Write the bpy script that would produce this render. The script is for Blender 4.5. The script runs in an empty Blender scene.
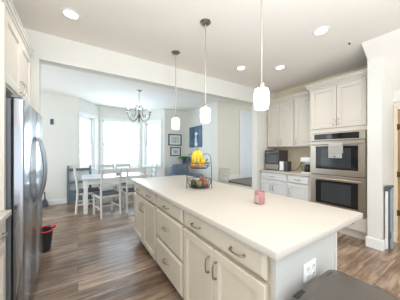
import bpy, bmesh, math, random
from mathutils import Vector, Matrix
random.seed(7)
S = bpy.context.scene
COL = S.collection
PI = math.pi

# ------------------------------------------------------------------ camera
TH = math.atan(122 / 190)
cam_d = bpy.data.cameras.new('camera')
cam = bpy.data.objects.new('camera', cam_d)
COL.objects.link(cam)
cam.location = (0, 0, 1.33)
cam.rotation_euler = (PI / 2, 0, -TH)
cam_d.sensor_width = 36
cam_d.lens = 190 / 400 * 36
cam_d.shift_y = 0.005
cam_d.clip_start = 0.02
S.camera = cam

# ------------------------------------------------------------------ sky and light
w = bpy.data.worlds.new('sky')
S.world = w
w.use_nodes = True
bg = w.node_tree.nodes['Background']
bg.inputs[0].default_value = (0.84, 0.93, 1.0, 1)
bg.inputs[1].default_value = 2.1


def area(name, loc, rot, sx, sy, power, col=(1, 1, 1)):
    d = bpy.data.lights.new(name, 'AREA')
    d.shape = 'RECTANGLE'
    d.size = sx
    d.size_y = sy
    d.energy = power
    d.color = col
    o = bpy.data.objects.new(name, d)
    COL.objects.link(o)
    o.location = loc
    o.rotation_euler = rot
    return o


# daylight coming in through the three bay windows
area('daylight_bay', (1.22, 7.1, 1.75), (-PI / 2, 0, 0), 1.3, 1.6, 100, (0.60, 0.82, 1.0))
# added fill lamp behind the camera, aimed up to brighten the ceiling
area('bounce_fill', (0.6, -0.9, 1.7), (PI * 0.93, 0, 0), 1.2, 1.2, 110, (0.95, 0.97, 1.0))
S.view_settings.view_transform = 'Standard'
S.view_settings.look = 'None'
S.view_settings.gamma = 1
S.view_settings.exposure = 0.1

# ------------------------------------------------------------------ materials
MATS = {}


def mat(name, col, rough=0.5, metal=0.0, var=0.04, scale=8, bump=0.0, emit=0, stretch=(1, 1, 1), coat=0.0):
    if name in MATS:
        return MATS[name]
    m = bpy.data.materials.new(name)
    m.use_nodes = True
    nt = m.node_tree
    p = nt.nodes['Principled BSDF']
    p.inputs['Roughness'].default_value = rough
    p.inputs['Metallic'].default_value = metal
    p.inputs['Coat Weight'].default_value = coat
    tc = nt.nodes.new('ShaderNodeTexCoord')
    mp = nt.nodes.new('ShaderNodeMapping')
    mp.inputs['Scale'].default_value = stretch
    nt.links.new(tc.outputs['Object'], mp.inputs[0])
    nz = nt.nodes.new('ShaderNodeTexNoise')
    nz.inputs['Scale'].default_value = scale
    nz.inputs['Detail'].default_value = 3
    nt.links.new(mp.outputs[0], nz.inputs['Vector'])
    rp = nt.nodes.new('ShaderNodeValToRGB')
    rp.color_ramp.elements[0].position = 0.3
    rp.color_ramp.elements[1].position = 0.7
    rp.color_ramp.elements[0].color = tuple(max(0, c * (1 - var)) for c in col) + (1,)
    rp.color_ramp.elements[1].color = tuple(min(1, c * (1 + var)) for c in col) + (1,)
    nt.links.new(nz.outputs['Fac'], rp.inputs[0])
    nt.links.new(rp.outputs[0], p.inputs['Base Color'])
    if bump:
        b = nt.nodes.new('ShaderNodeBump')
        b.inputs['Strength'].default_value = bump
        b.inputs['Distance'].default_value = 0.01
        nt.links.new(nz.outputs['Fac'], b.inputs['Height'])
        nt.links.new(b.outputs[0], p.inputs['Normal'])
    if emit:
        p.inputs['Emission Strength'].default_value = emit
        p.inputs['Emission Color'].default_value = tuple(col) + (1,)
    MATS[name] = m
    return m


def glass_mat(name, gloss=0.06, tint=(1, 1, 1)):
    m = bpy.data.materials.new(name)
    m.use_nodes = True
    nt = m.node_tree
    nt.nodes.clear()
    o = nt.nodes.new('ShaderNodeOutputMaterial')
    mx = nt.nodes.new('ShaderNodeMixShader')
    t = nt.nodes.new('ShaderNodeBsdfTransparent')
    g = nt.nodes.new('ShaderNodeBsdfGlossy')
    t.inputs[0].default_value = tint + (1,)
    g.inputs['Roughness'].default_value = 0.03
    mx.inputs[0].default_value = gloss
    nt.links.new(t.outputs[0], mx.inputs[1])
    nt.links.new(g.outputs[0], mx.inputs[2])
    nt.links.new(mx.outputs[0], o.inputs[0])
    return m


def plank_mat():
    m = bpy.data.materials.new('wood_plank_floor')
    m.use_nodes = True
    nt = m.node_tree
    N, L = nt.nodes.new, nt.links.new
    p = nt.nodes['Principled BSDF']
    tc = N('ShaderNodeTexCoord')
    br = N('ShaderNodeTexBrick')
    br.inputs['Scale'].default_value = 1
    br.inputs['Brick Width'].default_value = 1.25
    br.inputs['Row Height'].default_value = 0.165
    br.inputs['Mortar Size'].default_value = 0.0025
    br.inputs['Mortar Smooth'].default_value = 0.2
    br.inputs['Color1'].default_value = (0, 0, 0, 1)
    br.inputs['Color2'].default_value = (1, 1, 1, 1)
    br.inputs['Mortar'].default_value = (0.5, 0.5, 0.5, 1)
    br.offset = 0.37
    L(tc.outputs['Object'], br.inputs['Vector'])
    mp = N('ShaderNodeMapping')
    mp.inputs['Scale'].default_value = (1.3, 11, 1)
    L(tc.outputs['Object'], mp.inputs[0])
    off = N('ShaderNodeVectorMath')
    off.operation = 'MULTIPLY_ADD'
    off.inputs[1].default_value = (17, 9, 5)
    L(br.outputs['Color'], off.inputs[0])
    L(mp.outputs[0], off.inputs[2])
    nz = N('ShaderNodeTexNoise')
    nz.inputs['Scale'].default_value = 1.6
    nz.inputs['Detail'].default_value = 6
    nz.inputs['Roughness'].default_value = 0.62
    nz.inputs['Distortion'].default_value = 0.6
    L(off.outputs[0], nz.inputs['Vector'])
    kn = N('ShaderNodeTexNoise')
    kn.inputs['Scale'].default_value = 3.2
    kn.inputs['Detail'].default_value = 3
    L(tc.outputs['Object'], kn.inputs['Vector'])
    add = N('ShaderNodeMath')
    add.operation = 'MULTIPLY_ADD'
    add.inputs[1].default_value = 0.26
    L(br.outputs['Color'], add.inputs[0])
    L(nz.outputs['Fac'], add.inputs[2])
    add2 = N('ShaderNodeMath')
    add2.operation = 'MULTIPLY_ADD'
    add2.inputs[1].default_value = 0.35
    L(kn.outputs['Fac'], add2.inputs[0])
    L(add.outputs[0], add2.inputs[2])
    rp = N('ShaderNodeValToRGB')
    e = rp.color_ramp.elements
    e[0].position = 0.5
    e[0].color = (0.062, 0.034, 0.020, 1)
    e[1].position = 1.02
    e[1].color = (0.47, 0.35, 0.26, 1)
    k = e.new(0.76)
    k.color = (0.225, 0.148, 0.10, 1)
    L(add2.outputs[0], rp.inputs[0])
    mx = N('ShaderNodeMixRGB')
    mx.inputs[2].default_value = (0.07, 0.045, 0.03, 1)
    L(br.outputs['Fac'], mx.inputs[0])
    L(rp.outputs[0], mx.inputs[1])
    L(mx.outputs[0], p.inputs['Base Color'])
    p.inputs['Roughness'].default_value = 0.30
    b = N('ShaderNodeBump')
    b.inputs['Strength'].default_value = 0.2
    b.inputs['Distance'].default_value = 0.01
    L(nz.outputs['Fac'], b.inputs['Height'])
    L(b.outputs[0], p.inputs['Normal'])
    return m


def painting_mat():
    m = bpy.data.materials.new('blue_canvas_print')
    m.use_nodes = True
    nt = m.node_tree
    N, L = nt.nodes.new, nt.links.new
    p = nt.nodes['Principled BSDF']
    tc = N('ShaderNodeTexCoord')
    nz = N('ShaderNodeTexNoise')
    nz.inputs['Scale'].default_value = 4
    L(tc.outputs['Object'], nz.inputs['Vector'])
    rp = N('ShaderNodeValToRGB')
    rp.color_ramp.elements[0].position = 0.35
    rp.color_ramp.elements[1].position = 0.7
    rp.color_ramp.elements[0].color = (0.055, 0.11, 0.17, 1)
    rp.color_ramp.elements[1].color = (0.14, 0.24, 0.33, 1)
    L(nz.outputs['Fac'], rp.inputs[0])
    L(rp.outputs[0], p.inputs['Base Color'])
    p.inputs['Roughness'].default_value = 0.6
    return m


M_CEIL = mat('ceiling_paint', (0.88, 0.845, 0.79), 0.9, var=0.012, scale=2)
M_WALL = mat('wall_paint', (0.77, 0.755, 0.70), 0.85, var=0.015, scale=2)
M_BEIGE = mat('beige_wall_paint', (0.72, 0.62, 0.46), 0.85, var=0.02, scale=2)
M_CREAMW = mat('cream_wall_paint', (0.80, 0.765, 0.665), 0.85, var=0.015, scale=2)
M_TRIM = mat('white_trim_paint', (0.86, 0.86, 0.84), 0.45, var=0.01)
M_CAB = mat('taupe_cabinet_paint', (0.61, 0.545, 0.435), 0.42, var=0.02, scale=5)
M_CABW = mat('cream_cabinet_paint', (0.66, 0.615, 0.545), 0.42, var=0.02, scale=5)
M_CABB = mat('cool_lit_cabinet_paint', (0.70, 0.695, 0.685), 0.42, var=0.02, scale=5)  # same cabinet paint, with the bluish light on the base run put into its colour
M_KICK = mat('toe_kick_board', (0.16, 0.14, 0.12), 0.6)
M_COUNTER = mat('cream_quartz', (0.56, 0.515, 0.455), 0.42, var=0.018, scale=60)
M_NICK = mat('dark_nickel', (0.30, 0.26, 0.21), 0.3, 0.9)
M_NICKL = mat('brushed_nickel', (0.52, 0.47, 0.40), 0.3, 0.9)
M_STEEL = mat('stainless_steel', (0.40, 0.41, 0.44), 0.2, 0.95, var=0.015, scale=6, stretch=(1, 1, 0.05))
M_STEELW = mat('oven_stainless', (0.54, 0.49, 0.42), 0.28, 0.95, var=0.05, scale=6, stretch=(1, 0.05, 1))
M_STEELD = mat('grey_case_metal', (0.20, 0.22, 0.24), 0.4, 0.5)
M_MWC = mat('dark_brown_metal', (0.075, 0.066, 0.058), 0.4, 0.1)
M_BLACKG = mat('black_oven_glass', (0.012, 0.013, 0.015), 0.06)
M_INNERG = mat('oven_window_glass', (0.045, 0.05, 0.055), 0.08)
M_BLACK = mat('black_plastic', (0.02, 0.02, 0.022), 0.4)
M_DARKWIRE = mat('dark_wire', (0.11, 0.11, 0.11), 0.45, 0.6)
M_WHITEP = mat('white_plastic', (0.85, 0.85, 0.84), 0.35, var=0.01)
M_CHAIRW = mat('whitewashed_wood', (0.66, 0.65, 0.62), 0.5, var=0.1, scale=10, stretch=(1, 1, 0.2))
M_TABLEW = mat('white_table_paint', (0.82, 0.81, 0.79), 0.4, var=0.03)
M_TABLETOP = mat('grey_wash_tabletop', (0.55, 0.55, 0.56), 0.3, var=0.1, stretch=(0.2, 2, 1))
M_SEATD = mat('charcoal_seat', (0.075, 0.085, 0.10), 0.5, var=0.1)
M_BLUECH = mat('slate_blue_chair_paint', (0.12, 0.17, 0.205), 0.5, var=0.1)
M_SLATE = mat('slate_blue_leather', (0.16, 0.20, 0.27), 0.5, var=0.12, bump=0.1)
M_LEAF = mat('green_leaves', (0.08, 0.45, 0.17), 0.5, var=0.3, scale=20)
M_SOIL = mat('potting_soil', (0.05, 0.03, 0.02), 0.9)
M_NAVY = mat('navy_glaze', (0.05, 0.08, 0.15), 0.3)
M_ARM = mat('grey_wrought_iron', (0.17, 0.17, 0.18), 0.45, 0.5)
M_SHADE = mat('lit_white_glass', (1.0, 0.97, 0.92), 0.3, emit=3.2, var=0.0)
M_BULB = mat('lit_bulb', (1.0, 0.97, 0.9), 0.3, emit=4, var=0.0)
M_LENS = mat('lit_downlight_lens', (1.0, 0.95, 0.87), 0.4, emit=7, var=0.0)
M_FRAME = mat('black_picture_frame', (0.04, 0.045, 0.05), 0.4)
M_MATB = mat('white_mat_board', (0.80, 0.82, 0.80), 0.8)
M_PRINT = mat('pale_grey_print', (0.62, 0.67, 0.68), 0.8, var=0.12, scale=30)
M_INK = mat('grey_ink', (0.22, 0.25, 0.28), 0.8)
M_BANANA = mat('banana_skin', (0.80, 0.60, 0.03), 0.45, var=0.12, scale=12)
M_BSTEM = mat('banana_stem', (0.30, 0.26, 0.06), 0.6)
M_ORANGE = mat('orange_peel', (0.85, 0.36, 0.03), 0.5, scale=40, bump=0.1)
M_REDAP = mat('red_apple_skin', (0.36, 0.10, 0.06), 0.3, var=0.4, scale=14)
M_GREENAP = mat('green_pear_skin', (0.22, 0.26, 0.06), 0.4, var=0.15, scale=14)
M_AVOC = mat('avocado_skin', (0.045, 0.045, 0.025), 0.6, var=0.3, scale=40, bump=0.3)
M_ONION = mat('brown_onion_skin', (0.50, 0.24, 0.10), 0.4, var=0.3, scale=14, stretch=(3, 3, .4))
M_PINK = mat('pink_glaze', (0.46, 0.20, 0.21), 0.3, var=0.06)
M_PATCH = mat('cream_printed_patch', (0.86, 0.78, 0.72), 0.4)
M_BIN = mat('black_bin_plastic', (0.025, 0.025, 0.028), 0.5)
M_RED = mat('red_plastic', (0.55, 0.02, 0.04), 0.4)
M_LID = mat('taupe_lid_plastic', (0.095, 0.082, 0.070), 0.35, var=0.05, scale=4)
M_TOWEL = mat('white_cotton', (0.80, 0.79, 0.77), 0.95, var=0.03, scale=90, bump=0.3)
M_OAK = mat('honey_oak', (0.42, 0.24, 0.10), 0.35, var=0.25, scale=5, stretch=(3, 3, .3))
M_BRASS = mat('dark_brass', (0.10, 0.07, 0.04), 0.4, 0.7)
M_GATE = mat('blue_grey_gate', (0.30, 0.36, 0.40), 0.5)
M_GATED = mat('dark_grey_bracket', (0.10, 0.11, 0.12), 0.5)
M_DWOOD = mat('dark_stair_wood', (0.17, 0.12, 0.085), 0.35, var=0.25, scale=5, stretch=(1, 6, 1))
M_GLASSD = mat('dark_carafe_coffee', (0.03, 0.02, 0.015), 0.08)
M_PANE = glass_mat('window_glass')
M_FLOOR = plank_mat()
M_PAINT = painting_mat()

# ------------------------------------------------------------------ mesh helpers
WLOC = {}


class MB:
    def __init__(s):
        s.bm = bmesh.new()

    def _verts(s, vs, fs):
        v = [s.bm.verts.new(p) for p in vs]
        for f in fs:
            try:
                s.bm.faces.new([v[i] for i in f])
            except ValueError:
                pass
        return v

    def box(s, x0, x1, y0, y1, z0, z1, bev=0.0, seg=1):
        vs = [(x, y, z) for x in (x0, x1) for y in (y0, y1) for z in (z0, z1)]
        fs = [(0, 1, 3, 2), (4, 6, 7, 5), (0, 4, 5, 1), (2, 3, 7, 6), (0, 2, 6, 4), (1, 5, 7, 3)]
        v = s._verts(vs, fs)
        if bev:
            es = list({e for q in v for e in q.link_edges})
            bmesh.ops.bevel(s.bm, geom=es, offset=bev, segments=seg, affect='EDGES', profile=0.5)
        return s

    def tube(s, pts, r, seg=8, cap=True):
        pts = [Vector(p) for p in pts]
        rs = r if isinstance(r, (list, tuple)) else [r] * len(pts)
        rings = []
        prev = None
        for i, p in enumerate(pts):
            a = pts[max(i - 1, 0)]
            b = pts[min(i + 1, len(pts) - 1)]
            t = (b - a).normalized()
            if prev is None:
                ref = Vector((0, 0, 1)) if abs(t.z) < 0.9 else Vector((1, 0, 0))
                n = t.cross(ref).normalized()
            else:
                n = prev - t * prev.dot(t)
                n.normalize()
            prev = n
            b2 = t.cross(n)
            rings.append([s.bm.verts.new(p + (n * math.cos(2 * PI * k / seg) + b2 * math.sin(2 * PI * k / seg)) * rs[i]) for k in range(seg)])
        for i in range(len(rings) - 1):
            for k in range(seg):
                s.bm.faces.new((rings[i][k], rings[i][(k + 1) % seg], rings[i + 1][(k + 1) % seg], rings[i + 1][k]))
        if cap:
            s.bm.faces.new(rings[0][::-1])
            s.bm.faces.new(rings[-1])
        return s

    def loop(s, pts, r, seg=6):
        """closed tube"""
        pts = [Vector(p) for p in pts]
        n_ = len(pts)
        c = sum(pts, Vector()) / n_
        nrm = (pts[0] - c).cross(pts[n_ // 4] - c).normalized()
        rings = []
        for i, p in enumerate(pts):
            t = (pts[(i + 1) % n_] - pts[i - 1]).normalized()
            a = nrm
            b = t.cross(a).normalized()
            rings.append([s.bm.verts.new(p + (a * math.cos(2 * PI * k / seg) + b * math.sin(2 * PI * k / seg)) * r) for k in range(seg)])
        for i in range(n_):
            q = rings[(i + 1) % n_]
            for k in range(seg):
                s.bm.faces.new((rings[i][k], rings[i][(k + 1) % seg], q[(k + 1) % seg], q[k]))
        return s

    def lathe(s, prof, c=(0, 0, 0), seg=24, sx=1, sy=1):
        """prof: (radius, z) from bottom to top; radius 0 ends close it"""
        rings = []
        for r, z in prof:
            if r <= 1e-6:
                rings.append([s.bm.verts.new((c[0], c[1], c[2] + z))])
            else:
                rings.append([s.bm.verts.new((c[0] + sx * r * math.cos(2 * PI * k / seg), c[1] + sy * r * math.sin(2 * PI * k / seg), c[2] + z)) for k in range(seg)])
        for a, b in zip(rings[:-1], rings[1:]):
            for k in range(seg):
                k2 = (k + 1) % seg
                if len(a) == 1 and len(b) == 1:
                    continue
                if len(a) == 1:
                    s.bm.faces.new((a[0], b[k], b[k2])) if False else s.bm.faces.new((a[0], b[k2], b[k]))
                elif len(b) == 1:
                    s.bm.faces.new((a[k], a[k2], b[0]))
                else:
                    s.bm.faces.new((a[k], a[k2], b[k2], b[k]))
        return s

    def prism(s, poly, axis, a0, a1):
        """poly of 2D points in the two other axes (in xyz order), extruded a0..a1 on axis"""
        def P(p, a):
            q = list(p)
            q.insert('xyz'.index(axis), a)
            return q
        n = len(poly)
        vs = [P(p, a0) for p in poly] + [P(p, a1) for p in poly]
        fs = [tuple(range(n))[::-1], tuple(range(n, 2 * n))] + [(i, (i + 1) % n, n + (i + 1) % n, n + i) for i in range(n)]
        s._verts(vs, fs)
        return s

    def panel(s, o, u, n, wd, ht, rings):
        """rectangular panel; o lower corner, u along, n outward; rings (inset, depth)"""
        o, u, n = Vector(o), Vector(u), Vector(n)
        z = Vector((0, 0, 1))
        R = []
        for ins, d in rings:
            R.append([s.bm.verts.new(o + u * a + z * b + n * d) for a, b in ((ins, ins), (wd - ins, ins), (wd - ins, ht - ins), (ins, ht - ins))])
        for a, b in zip(R[:-1], R[1:]):
            for k in range(4):
                s.bm.faces.new((a[k], a[(k + 1) % 4], b[(k + 1) % 4], b[k]))
        s.bm.faces.new(R[0][::-1])
        s.bm.faces.new(R[-1])
        return s

    def sphere(s, c, r, sx=1, sy=1, sz=1, seg=16):
        prof = [(r * math.cos(a) if abs(a) < PI / 2 - 1e-3 else 0, r * sz * math.sin(a)) for a in [(-PI / 2 + PI * i / 8) for i in range(9)]]
        return s.lathe(prof, c, seg, sx, sy)

    def build(s, name, m, parent=None, smooth=False, world=True, rot=None):
        if rot is not None:
            bmesh.ops.transform(s.bm, matrix=rot, verts=s.bm.verts)
        bmesh.ops.recalc_face_normals(s.bm, faces=s.bm.faces)
        base = Vector((0, 0, 0))
        if parent is not None:
            base = WLOC[parent]
        if world and parent is not None:
            bmesh.ops.translate(s.bm, vec=-base, verts=s.bm.verts)
        me = bpy.data.meshes.new(name)
        s.bm.to_mesh(me)
        s.bm.free()
        me.materials.append(m)
        if smooth:
            for p in me.polygons:
                p.use_smooth = True
            try:
                me.set_sharp_from_angle(angle=math.radians(40))
            except Exception:
                pass
        o = bpy.data.objects.new(name, me)
        COL.objects.link(o)
        if parent is not None:
            o.parent = parent
        WLOC[o] = base.copy()
        return o


def tag(o, label=None, cat=None, group=None, kind=None):
    if label:
        o['label'] = label
    if cat:
        o['category'] = cat
    if group:
        o['group'] = group
    if kind:
        o['kind'] = kind
    return o


def thing(name, loc, label, cat, group=None):
    o = bpy.data.objects.new(name, None)
    o.empty_display_size = 0.1
    COL.objects.link(o)
    o.location = loc
    WLOC[o] = Vector(loc)
    return tag(o, label, cat, group)


def copy_tree(o, parent=None):
    c = o.copy()
    COL.objects.link(c)
    if parent is not None:
        c.parent = parent
    for ch in list(o.children):
        copy_tree(ch, c)
    return c


def struct(name, mb, m, smooth=False):
    return tag(mb.build(name, m, None, smooth), kind='structure')


def sbox(name, m, *b, bev=0.0):
    return struct(name, MB().box(*b, bev=bev), m)


# ------------------------------------------------------------------ room shell
CZ = 2.79
sbox('floor', M_FLOOR, -2.2, 6.2, -2.6, 7.0, -0.1, 0)
sbox('ceiling', M_CEIL, -2.2, 6.2, -2.6, 7.0, CZ, CZ + 0.1)
sbox('wall_left', M_WALL, -1.22, -1.10, 0.95, 3.15, 0, CZ)
sbox('wall_fridge_return', M_WALL, -1.10, -0.40, 3.0, 3.15, 0, CZ)
sbox('wall_header', M_WALL, -0.40, 3.50, 3.0, 3.15, 2.462, CZ)
sbox('wall_pillar', M_WALL, 3.50, 4.12, 3.0, 3.15, 0, CZ)
sbox('wall_right', M_BEIGE, 4.12, 4.24, 0.98, 3.15, 0, CZ)
sbox('wall_dining_right', M_WALL, 3.35, 3.47, 4.41, 6.15, 0, CZ)
sbox('wall_landing', M_CREAMW, 3.35, 6.2, 4.29, 4.41, 0, CZ)
sbox('wall_landing_end', M_CREAMW, 5.9, 6.02, 3.15, 4.29, 0, CZ)
sbox('wall_wing', M_WALL, 3.44, 4.24, 0.83, 0.98, 0, CZ)
sbox('wall_hall', M_WALL, 3.98, 4.10, -2.6, -0.08, 0, CZ)
sbox('wall_hall_over', M_WALL, 3.98, 4.10, -0.08, 0.83, 2.08, CZ)
struct('ceiling_soffit', MB().prism([(3.17, CZ + 0.02), (3.98, 2.235), (3.98, CZ + 0.02)], 'y', -2.6, 0.975), M_CEIL)

# back wall and bay, with three windows
def wall_seg(name, p0, p1, hole=None, th=0.13):
    e = Vector((p1[0] - p0[0], p1[1] - p0[1], 0))
    Lg = e.length
    ang = math.atan2(e.y, e.x)
    T = Matrix.Translation((p0[0], p0[1], 0)) @ Matrix.Rotation(ang, 4, 'Z')
    mb = MB()
    if hole:
        u0, u1, z0, z1 = hole
        mb.box(0, u0, 0, th, 0, CZ).box(u1, Lg, 0, th, 0, CZ).box(u0, u1, 0, th, 0, z0).box(u0, u1, 0, th, z1, CZ)
    else:
        mb.box(0, Lg, 0, th, 0, CZ)
    bmesh.ops.transform(mb.bm, matrix=T, verts=mb.bm.verts)
    struct(name, mb, M_WALL)
    return T


def window(idx, T, hole, cols, rows, split=True):
    u0, u1, z0, z1 = hole
    root = bpy.data.objects.new('window_%d' % idx, None)
    COL.objects.link(root)
    root.matrix_world = T
    WLOC[root] = Vector((0, 0, 0))
    tag(root, kind='structure')
    f = MB()
    c = 0.045
    f.box(u0 - c, u0, -0.02, 0.0, z0 - 0.05, z1 + 0.07, 0.003).box(u1, u1 + c, -0.02, 0.0, z0 - 0.05, z1 + 0.07, 0.003)
    f.box(u0, u1, -0.02, 0.0, z1, z1 + 0.07, 0.003)
    f.box(u0 - c, u1 + c, -0.045, 0.0, z0 - 0.025, z0, 0.003)
    f.box(u0, u0 + 0.03, 0.0, 0.11, z0, z1).box(u1 - 0.03, u1, 0.0, 0.11, z0, z1).box(u0, u1, 0.0, 0.11, z1 - 0.03, z1).box(u0, u1, 0.0, 0.11, z0, z0 + 0.03)
    f.build('window_frame', M_TRIM, root, world=False)
    zm = (z0 + z1) / 2
    for (a, b, yy) in ((z0 + 0.03, zm + 0.02, 0.035), (zm - 0.02, z1 - 0.03, 0.07)):
        s_ = MB()
        x0, x1 = u0 + 0.03, u1 - 0.03
        s_.box(x0, x0 + 0.035, yy, yy + 0.03, a, b).box(x1 - 0.035, x1, yy, yy + 0.03, a, b)
        s_.box(x0, x1, yy, yy + 0.03, a, a + 0.04).box(x0, x1, yy, yy + 0.03, b - 0.04, b)
        for k in range(1, cols):
            xx = x0 + (x1 - x0) * k / cols
            s_.box(xx - 0.011, xx + 0.011, yy + 0.008, yy + 0.022, a, b)
        for k in range(1, rows):
            zz = a + (b - a) * k / rows
            s_.box(x0, x1, yy + 0.008, yy + 0.022, zz - 0.011, zz + 0.011)
        sa = s_.build('sash', M_TRIM, root, world=False)
        MB().box(x0 + 0.03, x1 - 0.03, yy + 0.013, yy + 0.017, a + 0.03, b - 0.03).build('pane', M_PANE, sa, world=False)


wall_seg('wall_back_left', (-1.62, 6.03), (0.0, 6.03))
h1 = (0.06, 0.66, 0.85, 2.36)
window(1, wall_seg('wall_bay_left', (0, 6.03), (0.58, 6.75), h1), h1, 2, 3)
h2 = (0.06, 1.235, 0.80, 2.36)
window(2, wall_seg('wall_bay_centre', (0.58, 6.75), (1.87, 6.75), h2), h2, 1, 1)
h3 = (0.14, 0.77, 0.85, 2.36)
window(3, wall_seg('wall_bay_right', (1.87, 6.75), (2.45, 6.03), h3), h3, 3, 3)
wall_seg('wall_back_right', (2.45, 6.03), (3.35, 6.03))

# baseboards
BH = 0.13
def base(name, *b):
    sbox(name, M_TRIM, *b, bev=0.004)


base('baseboard_back_left', -1.50, -0.01, 6.012, 6.03, 0, BH)
base('baseboard_back_right', 2.46, 3.35, 6.012, 6.03, 0, BH)
base('baseboard_dining_right', 3.332, 3.35, 4.272, 6.012, 0, BH)
base('baseboard_landing_low', 3.35, 3.62, 4.272, 4.29, 0, BH)
base('baseboard_landing', 3.62, 4.20, 4.272, 4.29, 0.51, 0.51 + BH)
base('baseboard_pillar_end', 3.482, 3.50, 2.985, 3.165, 0, BH)
base('baseboard_wing_end', 3.422, 3.44, 0.812, 0.998, 0, BH + 0.01)
base('baseboard_wing_side', 3.44, 3.98, 0.812, 0.83, 0, BH + 0.01)
for nm, p0, p1 in (('baseboard_bay_left', (0, 6.03), (0.58, 6.75)), ('baseboard_bay_centre', (0.58, 6.75), (1.87, 6.75)), ('baseboard_bay_right', (1.87, 6.75), (2.45, 6.03))):
    e = Vector((p1[0] - p0[0], p1[1] - p0[1], 0))
    mb = MB().box(0.015, e.length - 0.015, -0.018, 0, 0, BH, 0.004)
    bmesh.ops.transform(mb.bm, matrix=Matrix.Translation((p0[0], p0[1], 0)) @ Matrix.Rotation(math.atan2(e.y, e.x), 4, 'Z'), verts=mb.bm.verts)
    struct(nm, mb, M_TRIM)

# raised landing with steps and the white door
st = sbox('floor_landing', M_DWOOD, 3.60, 5.9, 3.152, 4.288, 0.47, 0.51, bev=0.006)
sbox('trim_1', M_TRIM, 3.62, 5.9, 3.153, 4.287, 0.0, 0.47)
struct('floor_landing_steps', MB().box(3.36, 3.599, 3.16, 3.76, 0.0, 0.335, 0.004).box(3.10, 3.36, 3.16, 3.76, 0.0, 0.17, 0.004), M_DWOOD)

d1 = bpy.data.objects.new('door_1', None)
COL.objects.link(d1)
d1.location = (4.68, 4.29, 0.512)
WLOC[d1] = Vector(d1.location)
tag(d1, kind='structure')
MB().box(4.20, 4.29, 4.265, 4.288, 0.512, 2.63, 0.004).box(5.07, 5.16, 4.265, 4.288, 0.512, 2.63, 0.004).box(4.29, 5.07, 4.265, 4.288, 2.545, 2.63, 0.004).build('door_casing', M_TRIM, d1)
lf = MB()
lf.box(4.293, 5.067, 4.272, 4.288, 0.518, 2.542)
for (z0, z1) in ((0.70, 1.42), (1.62, 2.44)):
    lf.panel((4.39, 4.272, z0), (1, 0, 0), (0, -1, 0), 0.58, z1 - z0, [(0, 0), (0.004, 0.004), (0.03, 0.004), (0.05, 0.0005), (0.07, 0.0005), (0.09, 0.006)])
lf.build('door_leaf', mat('white_door_paint', (0.80, 0.84, 0.88), 0.45, var=0.01), d1)
MB().lathe([(0.02, 0), (0.022, 0.01), (0.01, 0.02), (0.01, 0.04), (0.026, 0.055), (0.02, 0.075), (0, 0.08)], seg=16).build('door_handle', M_NICKL, d1, True, rot=Matrix.Translation((5.0, 4.272, 1.46)) @ Matrix.Rotation(PI / 2, 4, 'X'))

# oak door under the stair soffit, right edge of the picture
d2 = bpy.data.objects.new('door_2', None)
COL.objects.link(d2)
d2.location = (3.98, 0.36, 0)
WLOC[d2] = Vector(d2.location)
tag(d2, kind='structure')
MB().box(3.955, 3.98, 0.79, 0.828, 0.0, 2.03, 0.004).box(3.955, 3.98, -0.12, -0.05, 0, 2.03, 0.004).box(3.955, 3.98, -0.05, 0.79, 1.975, 2.06, 0.004).build('door_casing', mat('cream_casing_paint', (0.78, 0.68, 0.52), 0.45, var=0.02), d2)
lf = MB().box(3.985, 4.025, -0.045, 0.786, 0.01, 1.972, 0.003)
for (z0, z1) in ((0.2, 0.9), (1.05, 1.85)):
    for y0 in (0.03, 0.42):
        lf.panel((3.985, y0 + 0.3, z0), (0, -1, 0), (-1, 0, 0), 0.3, z1 - z0, [(0, 0), (0.004, 0.004), (0.03, 0.001), (0.06, 0.006)])
lf.build('door_leaf', M_OAK, d2)
for z in (0.43, 1.0, 1.7):
    MB().box(3.972, 3.99, 0.755, 0.79, z - 0.04, z + 0.04, 0.003).tube([(3.968, 0.788, z - 0.045), (3.968, 0.788, z + 0.045)], 0.007).build('hinge', M_BRASS, d2)

# ------------------------------------------------------------------ cabinet helpers
DOOR = [(0, -0.012), (0, 0), (0, 0.016), (0.005, 0.022), (0.055, 0.022), (0.060, 0.010), (0.068, 0.006), (0.082, 0.006)]
DOORR = [(0, -0.012), (0, 0), (0, 0.016), (0.004, 0.02), (0.055, 0.02), (0.060, 0.008), (0.068, 0.006), (0.085, 0.011)]
SLAB = [(0, -0.012), (0, 0), (0, 0.008), (0.005, 0.012), (0.019, 0.022), (0.024, 0.022)]


def pull(parent, c, along, n, ln=0.10, m=None):
    c, a, n = Vector(c), Vector(along), Vector(n)
    h = ln / 2
    pts = [c - a * h, c - a * h + n * 0.018, c - a * (h * 0.82) + n * 0.028, c - a * (h * 0.4) + n * 0.033, c + a * (h * 0.4) + n * 0.033, c + a * (h * 0.82) + n * 0.028, c + a * h + n * 0.018, c + a * h]
    mb = MB().tube(pts, [0.008, 0.0055, 0.006, 0.0045, 0.0045, 0.006, 0.0055, 0.008], 8)
    return mb.build('handle', m or M_NICK, parent, True)


ZP = Vector((0, 0, 1))


def front(parent, kind, x, n, y0, y1, z0, z1, m, pulls=(), pm=None, rings=None):
    """a door or drawer front on plane x facing n (+-1 in x); pulls: ('h'|'v', y, z)"""
    mb = MB()
    if n < 0:
        mb.panel((x, y1, z0), (0, -1, 0), (-1, 0, 0), y1 - y0, z1 - z0, rings)
    else:
        mb.panel((x, y0, z0), (0, 1, 0), (1, 0, 0), y1 - y0, z1 - z0, rings)
    o = mb.build(kind, m, parent)
    for t, y, z in pulls:
        pull(o, (x + n * 0.0195, y, z), (0, 1, 0) if t == 'h' else (0, 0, 1), (n, 0, 0), 0.10, pm)
    return o


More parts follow.
